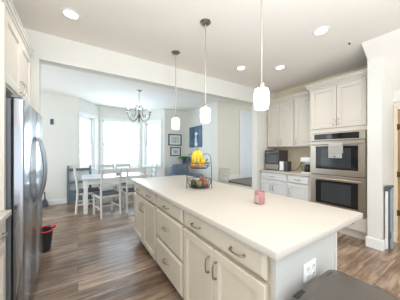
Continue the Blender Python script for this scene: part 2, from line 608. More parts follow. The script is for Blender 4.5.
# ------------------------------------------------------------------ island
IX0, IXB = 0.74, 1.30
def island_cab(y0, y1, label):
    t = thing('island_cabinet', (1.02, (y0 + y1) / 2, 0), label, 'cabinet')
    MB().box(IX0 + 0.014, IXB, y0, y1, 0.10, 0.875).build('cabinet_box', M_CAB, t)
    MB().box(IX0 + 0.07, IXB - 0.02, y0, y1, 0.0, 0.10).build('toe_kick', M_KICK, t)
    return t


c1 = island_cab(2.033, 3.0, 'island cabinet nearest the dining table, one drawer over two doors')
front(c1, 'drawer', IX0, -1, 2.055, 2.985, 0.735, 0.862, M_CAB, [('h', 2.25, 0.80), ('h', 2.73, 0.80)], rings=SLAB)
front(c1, 'door', IX0, -1, 2.525, 2.985, 0.12, 0.715, M_CAB, [('v', 2.57, 0.60)], rings=DOOR)
front(c1, 'door', IX0, -1, 2.055, 2.518, 0.12, 0.715, M_CAB, [('v', 2.475, 0.60)], rings=DOOR)
c2 = island_cab(1.388, 2.031, 'narrow island cabinet with a stack of three drawers')
for z0, z1 in ((0.735, 0.862), (0.42, 0.715), (0.12, 0.40)):
    front(c2, 'drawer', IX0, -1, 1.405, 2.015, z0, z1, M_CAB, [('h', 1.71, (z0 + z1) / 2 + (0.0 if z1 > .8 else 0.02))], rings=SLAB)
c3 = island_cab(0.542, 1.386, 'island cabinet nearest the camera, wide drawer over two doors')
front(c3, 'drawer', IX0, -1, 0.57, 1.37, 0.735, 0.862, M_CAB, [('h', 0.745, 0.80), ('h', 1.165, 0.80)], rings=SLAB)
front(c3, 'door', IX0, -1, 0.974, 1.37, 0.12, 0.715, M_CAB, [('v', 1.008, 0.60)], rings=DOOR)
front(c3, 'door', IX0, -1, 0.57, 0.968, 0.12, 0.715, M_CAB, [('v', 0.932, 0.60)], rings=DOOR)
ep = thing('island_end_panel', (1.02, 0.53, 0), 'plain painted end panel of the island behind the trash can', 'panel')
M_CABE = mat('cool_lit_panel_paint', (0.53, 0.525, 0.50), 0.45, var=0.02, scale=5)  # island cabinet paint, its colour cooled to carry the bluish light on this end
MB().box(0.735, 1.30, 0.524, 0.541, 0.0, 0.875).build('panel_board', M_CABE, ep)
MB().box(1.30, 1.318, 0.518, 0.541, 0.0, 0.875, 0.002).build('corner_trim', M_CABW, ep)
bp = tag(MB().box(1.301, 1.317, 0.543, 3.0, 0.0, 0.875).build('island_back_panel', M_CAB), 'long plain panel closing the seating side of the island', 'panel')
ct = MB().box(0.692, 1.64, 0.49, 3.05, 0.876, 0.914, 0.006, 2).build('island_countertop', M_COUNTER, None, True)
tag(ct, 'long cream quartz countertop on the kitchen island', 'countertop')

ou = thing('wall_outlet', (1.012, 0.523, 0.713), 'white double outlet plate on the end panel of the island', 'outlet')
MB().box(0.950, 1.066, 0.516, 0.5235, 0.672, 0.765, 0.003).build('cover_plate', M_WHITEP, ou)
for xx in (0.981, 1.035):
    for zz in (0.698, 0.739):
        rc = MB().lathe([(0, 0), (0.0145, 0), (0.0145, 0.003), (0, 0.0032)], seg=16).build('receptacle', mat('outlet_face', (0.78, 0.78, 0.77), 0.4), ou, rot=Matrix.Translation((xx, 0.516, zz)) @ Matrix.Rotation(PI / 2, 4, 'X'))
        MB().box(xx - 0.006, xx - 0.004, 0.5120, 0.5129, zz - 0.002, zz + 0.007).box(xx + 0.004, xx + 0.006, 0.5120, 0.5129, zz - 0.002, zz + 0.007).build('slot', M_BLACK, rc)

# ------------------------------------------------------------------ right wall cabinets
RF = 3.60     # face plane of base run and tower
def crown(parent, x, y0, y1, z0, ends=(0, 0), m=None, dp=0.25):
    """stepped crown moulding along y on the front (toward -x) with returns at the ends"""
    mb = MB()
    for k, (p, a, b) in enumerate(((0.012, 0, 0.03), (0.03, 0.03, 0.055), (0.052, 0.055, 0.085), (0.065, 0.085, 0.11))):
        mb.box(x - p, x + dp, y0 - (p if ends[0] else 0), y1 + (p if ends[1] else 0), z0 + a, z0 + b, 0.004)
    return mb.build('crown_moulding', m or M_CABW, parent)


def base_cab(y0, y1, label, nd, hy):
    t = thing('base_cabinet', (3.86, (y0 + y1) / 2, 0), label, 'cabinet')
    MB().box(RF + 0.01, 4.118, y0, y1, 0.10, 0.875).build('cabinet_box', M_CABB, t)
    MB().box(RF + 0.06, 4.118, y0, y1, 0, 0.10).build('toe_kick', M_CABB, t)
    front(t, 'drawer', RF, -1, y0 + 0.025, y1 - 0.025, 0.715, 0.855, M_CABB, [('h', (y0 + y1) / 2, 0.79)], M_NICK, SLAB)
    ym = (y0 + y1) / 2
    if nd == 2:
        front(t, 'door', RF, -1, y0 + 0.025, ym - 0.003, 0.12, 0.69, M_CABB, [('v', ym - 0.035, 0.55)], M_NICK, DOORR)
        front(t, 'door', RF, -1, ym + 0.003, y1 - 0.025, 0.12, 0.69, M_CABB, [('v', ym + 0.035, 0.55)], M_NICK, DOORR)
    else:
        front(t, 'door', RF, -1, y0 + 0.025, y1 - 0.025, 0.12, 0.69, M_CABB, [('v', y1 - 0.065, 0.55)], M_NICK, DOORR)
    return t


base_cab(2.305, 2.995, 'pale base cabinet with two doors below the black microwave', 2, 0)
base_cab(1.852, 2.303, 'pale base cabinet with one door beside the oven tower', 1, 0)
tag(MB().box(RF - 0.03, 4.118, 1.852, 2.998, 0.876, 0.914, 0.004).build('side_countertop', M_COUNTER), 'cream countertop of the side run carrying the microwave and coffee maker', 'countertop')
UF = 3.86
def upper(y0, y1, label, doors):
    t = thing('upper_cabinet', (4.0, (y0 + y1) / 2, 1.44), label, 'cabinet')
    MB().box(UF + 0.01, 4.118, y0, y1, 1.44, 2.46).build('cabinet_box', M_CABW, t)
    for a, b, hy in doors:
        front(t, 'door', UF, -1, a, b, 1.455, 2.435, M_CABW, [('v', hy, 1.55)], M_NICKL, DOORR)
    crown(t, UF, y0, y1, 2.44)
    return t


upper(2.31, 2.995, 'two-door cream wall cabinet above the black microwave', [(2.655, 2.975, 2.69), (2.33, 2.65, 2.615)])
upper(1.853, 2.308, 'single-door cream wall cabinet tucked beside the oven tower', [(1.875, 2.285, 2.25)])

tw = thing('oven_cabinet', (3.86, 1.42, 0), 'tall cream cabinet tower housing the double oven', 'cabinet')
MB().box(RF, 4.118, 0.985, 1.035, 0.10, 2.46).box(RF, 4.118, 1.825, 1.85, 0.10, 2.46).box(RF, 4.118, 1.035, 1.825, 1.665, 2.46).box(RF, 4.118, 1.035, 1.825, 0.10, 0.345).box(4.06, 4.118, 1.035, 1.825, 0.345, 1.665).build('cabinet_box', M_CABW, tw)
MB().box(RF + 0.04, 4.118, 0.985, 1.85, 0, 0.10).build('toe_kick', M_CABW, tw)
front(tw, 'door', RF, -1, 1.035, 1.415, 1.735, 2.425, M_CABW, [('v', 1.385, 1.83)], M_NICKL, DOORR)
front(tw, 'door', RF, -1, 1.423, 1.825, 1.735, 2.425, M_CABW, [('v', 1.455, 1.83)], M_NICKL, DOORR)
front(tw, 'drawer', RF, -1, 1.02, 1.825, 0.115, 0.325, M_CABW, [('h', 1.24, 0.225)], M_NICK, SLAB)
crown(tw, RF, 0.985, 1.85, 2.44, (0, 1), None, 0.19)

ov = thing('double_oven', (3.8, 1.43, 0.35), 'stainless double wall oven with black glass doors in the cabinet tower', 'oven')
OX = 3.575
MB().box(RF + 0.005, 4.055, 1.042, 1.818, 0.35, 1.66).build('oven_case', M_STEELD, ov)
cp = MB().box(OX, RF + 0.004, 1.04, 1.82, 1.525, 1.66, 0.004).build('control_panel', M_STEELW, ov)
MB().box(OX - 0.003, OX + 0.004, 1.115, 1.765, 1.545, 1.64, 0.002).build('display', M_BLACKG, cp)
def oven_door(z0, z1):
    d = MB().box(OX - 0.012, RF + 0.004, 1.04, 1.82, z0, z1, 0.004).build('oven_door', M_STEELW, ov)
    MB().box(OX - 0.015, OX, 1.125, 1.735, z0 + 0.095, z1 - 0.085, 0.002).build('glass_front', M_BLACKG, d)
    MB().box(OX - 0.017, OX - 0.006, 1.215, 1.645, z0 + 0.135, z1 - 0.125, 0.001).build('window', M_INNERG, d)
    hz = z1 - 0.055
    mb = MB().tube([(OX - 0.055, 1.075, hz), (OX - 0.055, 1.785, hz)], 0.012, 12)
    for yy in (1.10, 1.76):
        mb.tube([(OX - 0.012, yy, hz), (OX - 0.055, yy, hz)], 0.009)
    mb.build('handle', M_STEELW, d, True)
    return d


oven_door(0.945, 1.515)
oven_door(0.355, 0.932)

# towel over the upper oven handle
def towel():
    hz = 1.515 - 0.055
    xh = OX - 0.055
    prof = [(xh + 0.020, 1.31), (xh + 0.018, 1.42), (xh + 0.016, hz + 0.004), (xh + 0.009, hz + 0.0155), (xh, hz + 0.0185), (xh - 0.011, hz + 0.0145), (xh - 0.0165, hz), (xh - 0.018, 1.40), (xh - 0.020, 1.31), (xh - 0.019, 1.232)]
    mb = MB()
    n = 12
    rows = []
    for j in range(n + 1):
        y = 1.31 + 0.195 * j / n
        wv = 0.002 * math.sin(j * 1.7)
        rows.append([mb.bm.verts.new((px - (abs(wv) if px < xh else -abs(wv) * 0.3), y, pz)) for px, pz in prof])
    for a, b in zip(rows[:-1], rows[1:]):
        for k in range(len(prof) - 1):
            mb.bm.faces.new((a[k], a[k + 1], b[k + 1], b[k]))
    bmesh.ops.solidify(mb.bm, geom=mb.bm.faces[:], thickness=0.003)
    t = mb.build('tea_towel', M_TOWEL, None, True)
    tag(t, 'white tea towel with faint grey print over the upper oven handle', 'towel')
    pr = MB()
    random.seed(3)
    for r in range(6):
        z = 1.425 - r * 0.024
        y = 1.345
        while y < 1.475:
            l = random.uniform(0.012, 0.03)
            pr.box(xh - 0.0265, xh - 0.0255, y, min(y + l, 1.48), z - 0.004, z + 0.004)
            y += l + 0.008
    pr.build('printed_lines', mat('grey_towel_print', (0.55, 0.54, 0.53), 0.9), t)
    hp = [(0.014 * math.sin(a) ** 3, 0.012 * (1.08 * math.cos(a) - 0.4 * math.cos(2 * a) - 0.15 * math.cos(3 * a))) for a in [2 * PI * i / 24 for i in range(24)]]
    MB().prism([(1.41 + a, 1.258 + b) for a, b in hp], 'x', xh - 0.0265, xh - 0.0255).build('printed_heart', mat('dark_towel_print', (0.12, 0.12, 0.13), 0.9), t)


towel()

# ------------------------------------------------------------------ left side: fridge, cabinets
LF = -0.47
pn = tag(MB().box(-1.098, -0.445, 1.905, 1.935, 0.0, 2.40).build('fridge_side_panel', M_CABW), 'tall cream panel on the near side of the refrigerator', 'panel')
of = thing('fridge_top_cabinet', (-0.78, 2.44, 1.83), 'cream wall cabinet above the stainless refrigerator', 'cabinet')
MB().box(-1.098, LF, 1.938, 2.86, 1.835, 2.40).build('cabinet_box', M_CABW, of)
front(of, 'door', LF, 1, 1.955, 2.414, 1.85, 2.38, M_CABW, [('v', 2.375, 1.93)], M_NICKL, DOORR)
front(of, 'door', LF, 1, 2.42, 2.845, 1.85, 2.38, M_CABW, [('v', 2.46, 1.93)], M_NICKL, DOORR)
mb = MB()
for p, a, b in ((0.008, 0, 0.03), (0.018, 0.03, 0.055), (0.03, 0.055, 0.085), (0.038, 0.085, 0.10)):
    mb.box(-1.098, LF + p, 1.906, 2.86 + p, 2.402 + a, 2.402 + b, 0.004)
mb.build('crown_moulding', M_CABW, of)

fr = thing('refrigerator', (-0.72, 2.42, 0), 'tall stainless refrigerator with a bowed handle on the left', 'refrigerator')
MB().box(-1.08, -0.425, 1.965, 2.875, 0.03, 1.735, 0.006).build('fridge_case', M_STEELD, fr)
for (a, b, hy) in ((1.967, 2.462, 2.425), (2.468, 2.873, 2.535)):
    dr = MB().box(-0.418, -0.35, a, b, 0.085, 1.745, 0.012, 3).build('fridge_door', M_STEEL, fr, True)
    pts = []
    for i in range(13):
        t = i / 12
        pts.append((-0.349 + 0.068 * math.sin(PI * min(1, max(0, t))) ** 0.6, hy, 0.84 + 0.64 * t))
    MB().tube(pts, [0.0125] * 13, 10).build('handle', mat('handle_steel', (0.30, 0.32, 0.34), 0.3, 0.95), dr, True)
    MB().box(-0.43, -0.37, a + 0.02 if a < 2.2 else b - 0.08, a + 0.08 if a < 2.2 else b - 0.02, 1.746, 1.77, 0.004).build('hinge_cover', M_STEELD, dr)
MB().box(-0.44, -0.385, 1.98, 2.86, 0.005, 0.08).build('kick_grille', M_STEELD, fr)

lc = thing('sink_side_cabinet', (-0.78, 1.4, 0), 'cream base cabinet at the left edge beside the refrigerator', 'cabinet')
MB().box(-1.098, -0.455, 1.0, 1.902, 0.10, 0.875).build('cabinet_box', M_CABW, lc)
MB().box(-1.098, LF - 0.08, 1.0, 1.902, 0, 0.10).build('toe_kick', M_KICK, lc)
front(lc, 'drawer', -0.455, 1, 1.44, 1.885, 0.715, 0.855, M_CABW, [('h', 1.76, 0.775)], M_NICK, SLAB)
front(lc, 'door', -0.455, 1, 1.44, 1.885, 0.12, 0.69, M_CABW, [('v', 1.50, 0.6)], M_NICK, DOOR)
front(lc, 'drawer', -0.455, 1, 1.02, 1.43, 0.715, 0.855, M_CABW, [('h', 1.22, 0.785)], M_NICK, SLAB)
front(lc, 'door', -0.455, 1, 1.02, 1.43, 0.12, 0.69, M_CABW, [('v', 1.39, 0.6)], M_NICK, DOOR)
tag(MB().box(-1.098, -0.405, 1.0, 1.903, 0.876, 0.914, 0.004).build('left_countertop', M_COUNTER), 'short cream countertop at the left edge beside the refrigerator', 'countertop')

tag(MB().box(-0.585, -0.52, 6.012, 6.03, 2.02, 2.16, 0.003).build('wall_plaque', M_NAVY), 'small dark blue plaque high on the wall behind the refrigerator', 'plaque')

bn = thing('waste_bin', (-0.405, 3.30, 0), 'black plastic bin with a red rim on the floor past the refrigerator', 'bin')
MB().lathe([(0, 0), (0.085, 0), (0.092, 0.02), (0.118, 0.27), (0.122, 0.28), (0.112, 0.28), (0.085, 0.03), (0, 0.02)], (-0.405, 3.30, 0), 28).build('bin_body', M_BIN, bn, True)
MB().loop([(-0.405 + 0.122 * math.cos(a), 3.30 + 0.122 * math.sin(a), 0.285 + 0.012 * math.sin(a * 2)) for a in [2 * PI * i / 32 for i in range(32)]], 0.010, 8).sphere((-0.275, 3.29, 0.305), 0.02).tube([(-0.28, 3.29, 0.29), (-0.27, 3.30, 0.33), (-0.25, 3.32, 0.335)], 0.007).build('red_rim', M_RED, bn, True)

bs = thing('dust_brush', (-0.70, 5.9, 0), 'dark upright hand brush standing by the back wall baseboard', 'brush')
MB().prism([(-0.76, 0.0), (-0.60, 0.0), (-0.645, 0.17), (-0.715, 0.17)], 'y', 5.90, 5.95).build('bristles', M_SEATD, bs)
MB().tube([(-0.68, 5.925, 0.17), (-0.68, 5.93, 0.25), (-0.685, 5.94, 0.36)], [0.022, 0.014, 0.016], 8).build('grip', M_SEATD, bs, True)

# ------------------------------------------------------------------ trash can
tc = thing('trash_can', (0.945, 0.27, 0), 'dark taupe lidded trash can in the bottom right corner', 'trash can')
def rrect(x0, x1, y0, y1, r, n=6):
    out = []
    for cx, cy, a0 in ((x1 - r, y1 - r, 0), (x0 + r, y1 - r, PI / 2), (x0 + r, y0 + r, PI), (x1 - r, y0 + r, 1.5 * PI)):
        out += [(cx + r * math.cos(a0 + PI / 2 * i / n), cy + r * math.sin(a0 + PI / 2 * i / n)) for i in range(n + 1)]
    return out


def loft(mb, levels):
    """levels: list of (poly, z)"""
    R = [[mb.bm.verts.new((p[0], p[1], z)) for p in poly] for poly, z in levels]
    n = len(R[0])
    for a, b in zip(R[:-1], R[1:]):
        for k in range(n):
            mb.bm.faces.new((a[k], a[(k + 1) % n], b[(k + 1) % n], b[k]))
    mb.bm.faces.new(R[0][::-1])
    mb.bm.faces.new(R[-1])
    return mb


X0, X1, Y0, Y1 = 0.745, 1.165, 0.07, 0.485
loft(MB(), [(rrect(X0 + 0.03, X1 - 0.03, Y0 + 0.03, Y1 - 0.03, 0.05), 0.0), (rrect(X0 + 0.012, X1 - 0.012, Y0 + 0.012, Y1 - 0.012, 0.055), 0.66)]).build('can_body', mat('dark_can_plastic', (0.07, 0.065, 0.06), 0.4), tc, True)
lid = loft(MB(), [(rrect(X0, X1, Y0, Y1, 0.06), 0.662), (rrect(X0, X1, Y0, Y1, 0.06), 0.698), (rrect(X0 + 0.006, X1 - 0.006, Y0 + 0.006, Y1 - 0.006, 0.057), 0.706), (rrect(X0 + 0.05, X1 - 0.05, Y0 + 0.05, Y1 - 0.05, 0.04), 0.716)]).build('lid', M_LID, tc, True)
MB().box(1.04, 1.10, 0.446, 0.458, 0.707, 0.712).build('hinge_slot', M_BLACK, lid)
MB().box(0.78, 0.85, 0.448, 0.474, 0.704, 0.712, 0.002).build('hinge_slot', M_BLACK, lid)
MB().box(0.90, 1.01, 0.035, 0.075, 0.02, 0.045, 0.006).build('pedal', M_BLACK, tc)

# ------------------------------------------------------------------ safety gate by the wing wall
sg = thing('safety_gate', (3.68, 0.77, 0), 'folded blue-grey safety gate standing against the side of the white wall end', 'safety gate')
MB().box(3.498, 3.524, 0.785, 0.811, 0.02, 0.84, 0.003).build('post', M_WHITEP, sg)
MB().box(3.562, 3.632, 0.755, 0.810, 0.01, 0.83, 0.015, 3).build('gate_housing', M_GATE, sg, True)
MB().box(3.542, 3.560, 0.775, 0.810, 0.02, 0.83, 0.003).build('rail', M_GATED, sg)
MB().box(3.492, 3.640, 0.750, 0.811, 0.842, 0.872, 0.006).box(3.494, 3.535, 0.775, 0.811, 0.80, 0.842, 0.004).build('top_bracket', M_GATED, sg)
MB().loop([(3.53 + 0.02 * math.cos(a), 0.768, 0.21 + 0.05 * math.sin(a)) for a in [2 * PI * i / 16 for i in range(16)]], 0.007, 6).build('latch', M_GATED, sg, True)

# ------------------------------------------------------------------ lamps
def pendant(y, label):
    x = 1.205
    t = thing('pendant_lamp', (x, y, CZ), label, 'lamp', 'pendant lamps over the island')
    MB().lathe([(0, -0.028), (0.02, -0.028), (0.05, -0.018), (0.062, -0.006), (0.062, -0.001), (0, -0.001)], (x, y, CZ), 24).build('canopy', M_NICK, t, True)
    MB().tube([(x, y, CZ - 0.027), (x, y, 1.853)], 0.0055, 8).build('rod', M_NICKL, t, True)
    MB().lathe([(0, 0), (0.026, 0), (0.026, 0.028), (0.012, 0.045), (0, 0.045)], (x, y, 1.828), 20).build('socket_cap', M_NICKL, t, True)
    MB().lathe([(0, 0), (0.043, 0), (0.050, 0.006), (0.057, 0.05), (0.059, 0.09), (0.056, 0.135), (0.048, 0.158), (0.030, 0.166), (0, 0.167)], (x, y, 1.662), 28).build('lamp_shade', M_SHADE, t, True)
    return t


pendant(0.988, 'nearest pendant lamp with a white glass shade, largest of the three')
pendant(1.765, 'middle pendant lamp with a white glass shade, above the fruit basket')
pendant(2.535, 'farthest pendant lamp with a white glass shade, nearest the dining table')


def downlight(x, y, label):
    t = thing('ceiling_light', (x, y, CZ), label, 'light', 'recessed ceiling lights')
    MB().lathe([(0.062, -0.002), (0.066, -0.008), (0.088, -0.006), (0.09, -0.0005), (0.062, -0.0005)], (x, y, CZ), 28).build('trim_ring', M_WHITEP, t, True)
    MB().lathe([(0, -0.004), (0.0615, -0.004), (0.0615, -0.001), (0, -0.001)], (x, y, CZ), 28).build('lens', M_LENS, t)
    d = bpy.data.lights.new('downlight_beam', 'AREA')
    d.shape = 'DISK'
    d.size = 0.12
    d.energy = 4
    d.color = (1, 0.92, 0.82)
    d.spread = math.radians(130)
    o = bpy.data.objects.new('downlight_beam', d)
    COL.objects.link(o)
    o.location = (0, 0, -0.012)
    o.parent = t


downlight(-0.063, 2.43, 'recessed ceiling light on the left, nearest the refrigerator')
downlight(2.467, 1.14, 'recessed ceiling light on the right, nearest the oven tower')
downlight(2.93, 2.01, 'recessed ceiling light farthest right in the row before the wall cabinets')
downlight(2.385, 2.39, 'recessed ceiling light in the middle, nearest the header beam')
sp = thing('fire_sprinkler', (3.03, 1.05, CZ), 'tiny dark fire sprinkler head on the ceiling near the oven tower', 'sprinkler')
MB().lathe([(0, -0.008), (0.02, -0.006), (0.026, -0.001), (0, -0.001)], (3.03, 1.05, CZ), 16).build('escutcheon', M_WHITEP, sp, True)
MB().tube([(3.03, 1.05, CZ - 0.007), (3.03, 1.05, CZ - 0.028)], 0.006).lathe([(0, 0), (0.013, 0), (0.013, 0.003), (0, 0.004)], (3.03, 1.05, CZ - 0.032), 12).build('sprinkler_head', M_BRASS, sp, True)

def chandelier(x, y):
    t = thing('chandelier', (x, y, CZ), 'dark metal chandelier with lit candle bulbs above the dining table', 'chandelier')
    MB().lathe([(0, -0.03), (0.02, -0.03), (0.055, -0.012), (0.06, -0.001), (0, -0.001)], (x, y, CZ), 24).build('canopy', M_NICKL, t, True)
    MB().tube([(x, y, CZ - 0.03), (x, y, 2.52)], 0.006).build('chain', M_NICK, t, True)
    MB().lathe([(0, 0), (0.012, 0.01), (0.02, 0.03), (0.012, 0.06), (0.018, 0.10), (0.035, 0.13), (0.014, 0.18), (0.012, 0.33), (0.03, 0.37), (0.026, 0.42), (0.012, 0.46), (0.006, 0.50), (0, 0.50)], (x, y, 2.03), 16).build('stem', M_ARM, t, True)
    for k in range(6):
        a = 2 * PI * k / 6 + 0.25
        ca, sa = math.cos(a), math.sin(a)
        def P(r, z):
            return (x + ca * r, y + sa * r, z)
        pr = [(0.02, 2.22), (0.05, 2.13), (0.10, 2.07), (0.17, 2.06), (0.24, 2.11), (0.285, 2.19), (0.285, 2.25)]
        arm = MB().tube([P(*q) for q in pr], 0.006, 8)
        arm.tube([P(r, z) for r, z in ((0.02, 2.44), (0.07, 2.42), (0.10, 2.34), (0.085, 2.24), (0.13, 2.16), (0.17, 2.18), (0.16, 2.22))], 0.0045, 6)
        ar = arm.build('arm', M_ARM, t, True)
        MB().lathe([(0, 0), (0.03, 0.004), (0.038, 0.018), (0.034, 0.018), (0, 0.01)], P(0.285, 2.245), 14).build('drip_cup', M_NICK, ar, True)
        MB().tube([P(0.285, 2.255), P(0.285, 2.36)], 0.011, 10).build('candle', M_WHITEP, ar, True)
        MB().lathe([(0, 0), (0.013, 0.008), (0.022, 0.03), (0.020, 0.05), (0.010, 0.07), (0, 0.08)], P(0.285, 2.36), 12).build('bulb', M_BULB, ar, True)


chandelier(1.22, 4.58)

# ------------------------------------------------------------------ dining set
TX0, TX1, TY0, TY1 = 0.07, 1.48, 4.70, 5.68
tb = thing('dining_table', (0.89, 5.19, 0), 'white rectangular dining table with a grey top in the bay window', 'table')
MB().box(TX0, TX1, TY0, TY1, 0.725, 0.755, 0.006).build('tabletop', M_TABLETOP, tb)
MB().box(TX0 + 0.06, TX1 - 0.06, TY0 + 0.06, TY0 + 0.085, 0.62, 0.725).box(TX0 + 0.06, TX1 - 0.06, TY1 - 0.085, TY1 - 0.06, 0.62, 0.725).box(TX0 + 0.06, TX0 + 0.085, TY0 + 0.085, TY1 - 0.085, 0.62, 0.725).box(TX1 - 0.085, TX1 - 0.06, TY0 + 0.085, TY1 - 0.085, 0.62, 0.725).build('apron', M_TABLEW, tb)
for xx in (TX0 + 0.03, TX1 - 0.11):
    for yy in (TY0 + 0.03, TY1 - 0.11):
        MB().box(xx, xx + 0.08, yy, yy + 0.08, 0, 0.724, 0.005).build('leg', M_TABLEW, tb)


def chair_proto(m, ms, wd=0.42, ht=0.98):
    """ladder-back chair at the origin, facing +y"""
    t = thing('dining_chair', (0, 0, 0), 'x', 'chair')
    h = wd / 2
    MB().box(-h, h, -0.19, 0.22, 0.44, 0.468, 0.008, 2).build('seat', ms, t)
    MB().box(-h + 0.02, h - 0.02, -0.165, 0.195, 0.385, 0.44).build('seat_frame', m, t)
    for sx in (-1, 1):
        MB().box(sx * (h - 0.022) - 0.018, sx * (h - 0.022) + 0.018, 0.175, 0.211, 0, 0.438, 0.003).build('leg', m, t)
        MB().tube([(sx * (h - 0.02), -0.235, 0), (sx * (h - 0.02), -0.205, 0.44), (sx * (h - 0.02), -0.215, 0.62), (sx * (h - 0.02), -0.265, ht)], 0.0225, 4).build('rear_leg', m, t)
    for z, hh, dy in ((ht - 0.05, 0.085, -0.255), (ht - 0.20, 0.06, -0.238), (ht - 0.33, 0.06, -0.219)):
        mb = MB()
        n = 8
        rows = []
        for i in range(n + 1):
            f = i / n
            xx = -h + 0.035 + (wd - 0.07) * f
            cy = dy - 0.02 * math.sin(PI * f)
            rows.append([mb.bm.verts.new(q) for q in ((xx, cy - 0.009, z - hh / 2), (xx, cy + 0.009, z - hh / 2), (xx, cy + 0.009, z + hh / 2), (xx, cy - 0.009, z + hh / 2))])
        for a, b in zip(rows[:-1], rows[1:]):
            for k in range(4):
                mb.bm.faces.new((a[k], a[(k + 1) % 4], b[(k + 1) % 4], b[k]))
        mb.bm.faces.new(rows[0][::-1])
        mb.bm.faces.new(rows[-1])
        mb.build('back_slat', m, t)
    mb = MB()
    for sx in (-1, 1):
        mb.box(sx * (h - 0.022) - 0.01, sx * (h - 0.022) + 0.01, -0.2, 0.18, 0.17, 0.195)
    mb.box(-h + 0.03, h - 0.03, 0.0, 0.02, 0.172, 0.193)
    mb.build('stretcher', m, t)
    return t


def put(t, x, y, rz, label, group=None):
    t.location = (x, y, 0)
    t.rotation_euler = (0, 0, rz)
    tag(t, label, 'chair', group)
    return t


CH = chair_proto(M_CHAIRW, M_SEATD)
G = 'whitewashed chairs around the dining table'
put(CH, 0.52, 4.50, 0.25, 'whitewashed ladder-back chair with its back to the camera, nearest the table corner', G)
for x, y, rz, lb in ((1.09, 4.56, 0.0, 'whitewashed ladder-back chair with its back to the camera, beside the island corner'),
                     (0.69, 5.83, PI, 'whitewashed ladder-back chair on the window side of the table, left of two'),
                     (1.15, 5.83, PI, 'whitewashed ladder-back chair on the window side of the table, right of two'),
                     (0.20, 5.07, -PI / 2, 'whitewashed chair at the left end of the table, beside the blue shelf'),
                     (1.74, 5.72, PI / 2, 'whitewashed chair at the far right end of the dining table')):
    put(copy_tree(CH), x, y, rz, lb, G)
put(chair_proto(mat('pale_limed_wood', (0.52, 0.47, 0.41), 0.5, var=0.08), MATS['pale_limed_wood'], 0.42, 0.885), 3.15, 4.05, PI / 2, 'pale ladder-back chair standing alone beside the raised landing')
sh = thing('open_shelf', (0.03, 5.88, 0), 'slate blue open wooden shelf against the wall left of the dining table', 'shelf')
for xx in (-0.235, 0.255):
    for yy in (5.775, 5.965):
        MB().box(xx, xx + 0.045, yy, yy + 0.04, 0, 0.93 if yy < 5.9 else 0.975, 0.003).build('post', M_BLUECH, sh)
for z in (0.28, 0.53):
    MB().box(-0.19, 0.255, 5.78, 6.0, z, z + 0.045, 0.003).build('shelf_board', M_BLUECH, sh)
MB().box(-0.19, 0.255, 5.97, 6.0, 0.83, 0.90, 0.003).build('top_rail', M_BLUECH, sh)
MB().box(-0.19, 0.255, 5.785, 5.80, 0.07, 0.22, 0.003).build('bottom_panel', M_BLUECH, sh)

cb = thing('centrepiece_bowl', (0.87, 5.2, 0.755), 'small green plant in a grey bowl on the dining table', 'plant')
MB().lathe([(0, 0), (0.05, 0), (0.09, 0.05), (0.085, 0.05), (0.045, 0.01), (0, 0.01)], (0.87, 5.2, 0.7555), 20).build('bowl', mat('grey_ceramic', (0.45, 0.47, 0.48), 0.4), cb, True)
def leaf_cluster(c, n, rad, hgt, ln, seed):
    random.seed(seed)
    mb = MB()
    for i in range(n):
        a = random.uniform(0, 2 * PI)
        r = rad * math.sqrt(random.random()) * 0.5
        b = Vector(c) + Vector((r * math.cos(a), r * math.sin(a), 0))
        el = random.uniform(0.15, 1.2)
        d = Vector((math.cos(a) * math.cos(el), math.sin(a) * math.cos(el), math.sin(el) * hgt))
        l = ln * random.uniform(0.7, 1.2)
        sd = d.cross(Vector((0, 0, 1))).normalized() * l * 0.2
        p1 = b + d * l * 0.5
        p2 = b + d * l + Vector((0, 0, -l * 0.2))
        up = Vector((0, 0, 0.003))
        mb._verts([b, p1 + sd, p2, p1 - sd, p1 + up * 3], [(0, 1, 4), (1, 2, 4), (2, 3, 4), (3, 0, 4)])
    bmesh.ops.solidify(mb.bm, geom=mb.bm.faces[:], thickness=0.0015)
    return mb


leaf_cluster((0.87, 5.2, 0.79), 60, 0.12, 0.8, 0.10, 5).build('leaves', M_LEAF, cb)

# armchair and plant in the back right corner
ac = thing('armchair', (2.82, 5.2, 0), 'slate blue upholstered armchair below the framed prints', 'armchair')
ac.rotation_euler = (0, 0, 0.30)
WLOC[ac] = Vector((0, 0, 0))
MB().box(-0.27, 0.27, -0.36, 0.22, 0.30, 0.48, 0.05, 3).build('seat_cushion', M_SLATE, ac, True)
MB().box(-0.36, 0.36, -0.38, 0.36, 0.14, 0.30, 0.02, 2).build('seat_base', M_SLATE, ac, True)
mb = MB().box(-0.36, 0.36, 0.2, 0.38, 0.30, 0.95, 0.07, 4)
mb.build('backrest', M_SLATE, ac, True)
for sx in (-1, 1):
    MB().box(sx * 0.34 - 0.075, sx * 0.34 + 0.075, -0.38, 0.25, 0.30, 0.64, 0.05, 3).build('armrest', M_SLATE, ac, True)
    for yy in (-0.32, 0.30):
        MB().tube([(sx * 0.3, yy, 0.14), (sx * 0.31, yy, 0)], [0.025, 0.016], 10).build('leg', M_DWOOD, ac, True)
ac.rotation_euler = (0, 0, 0.30)

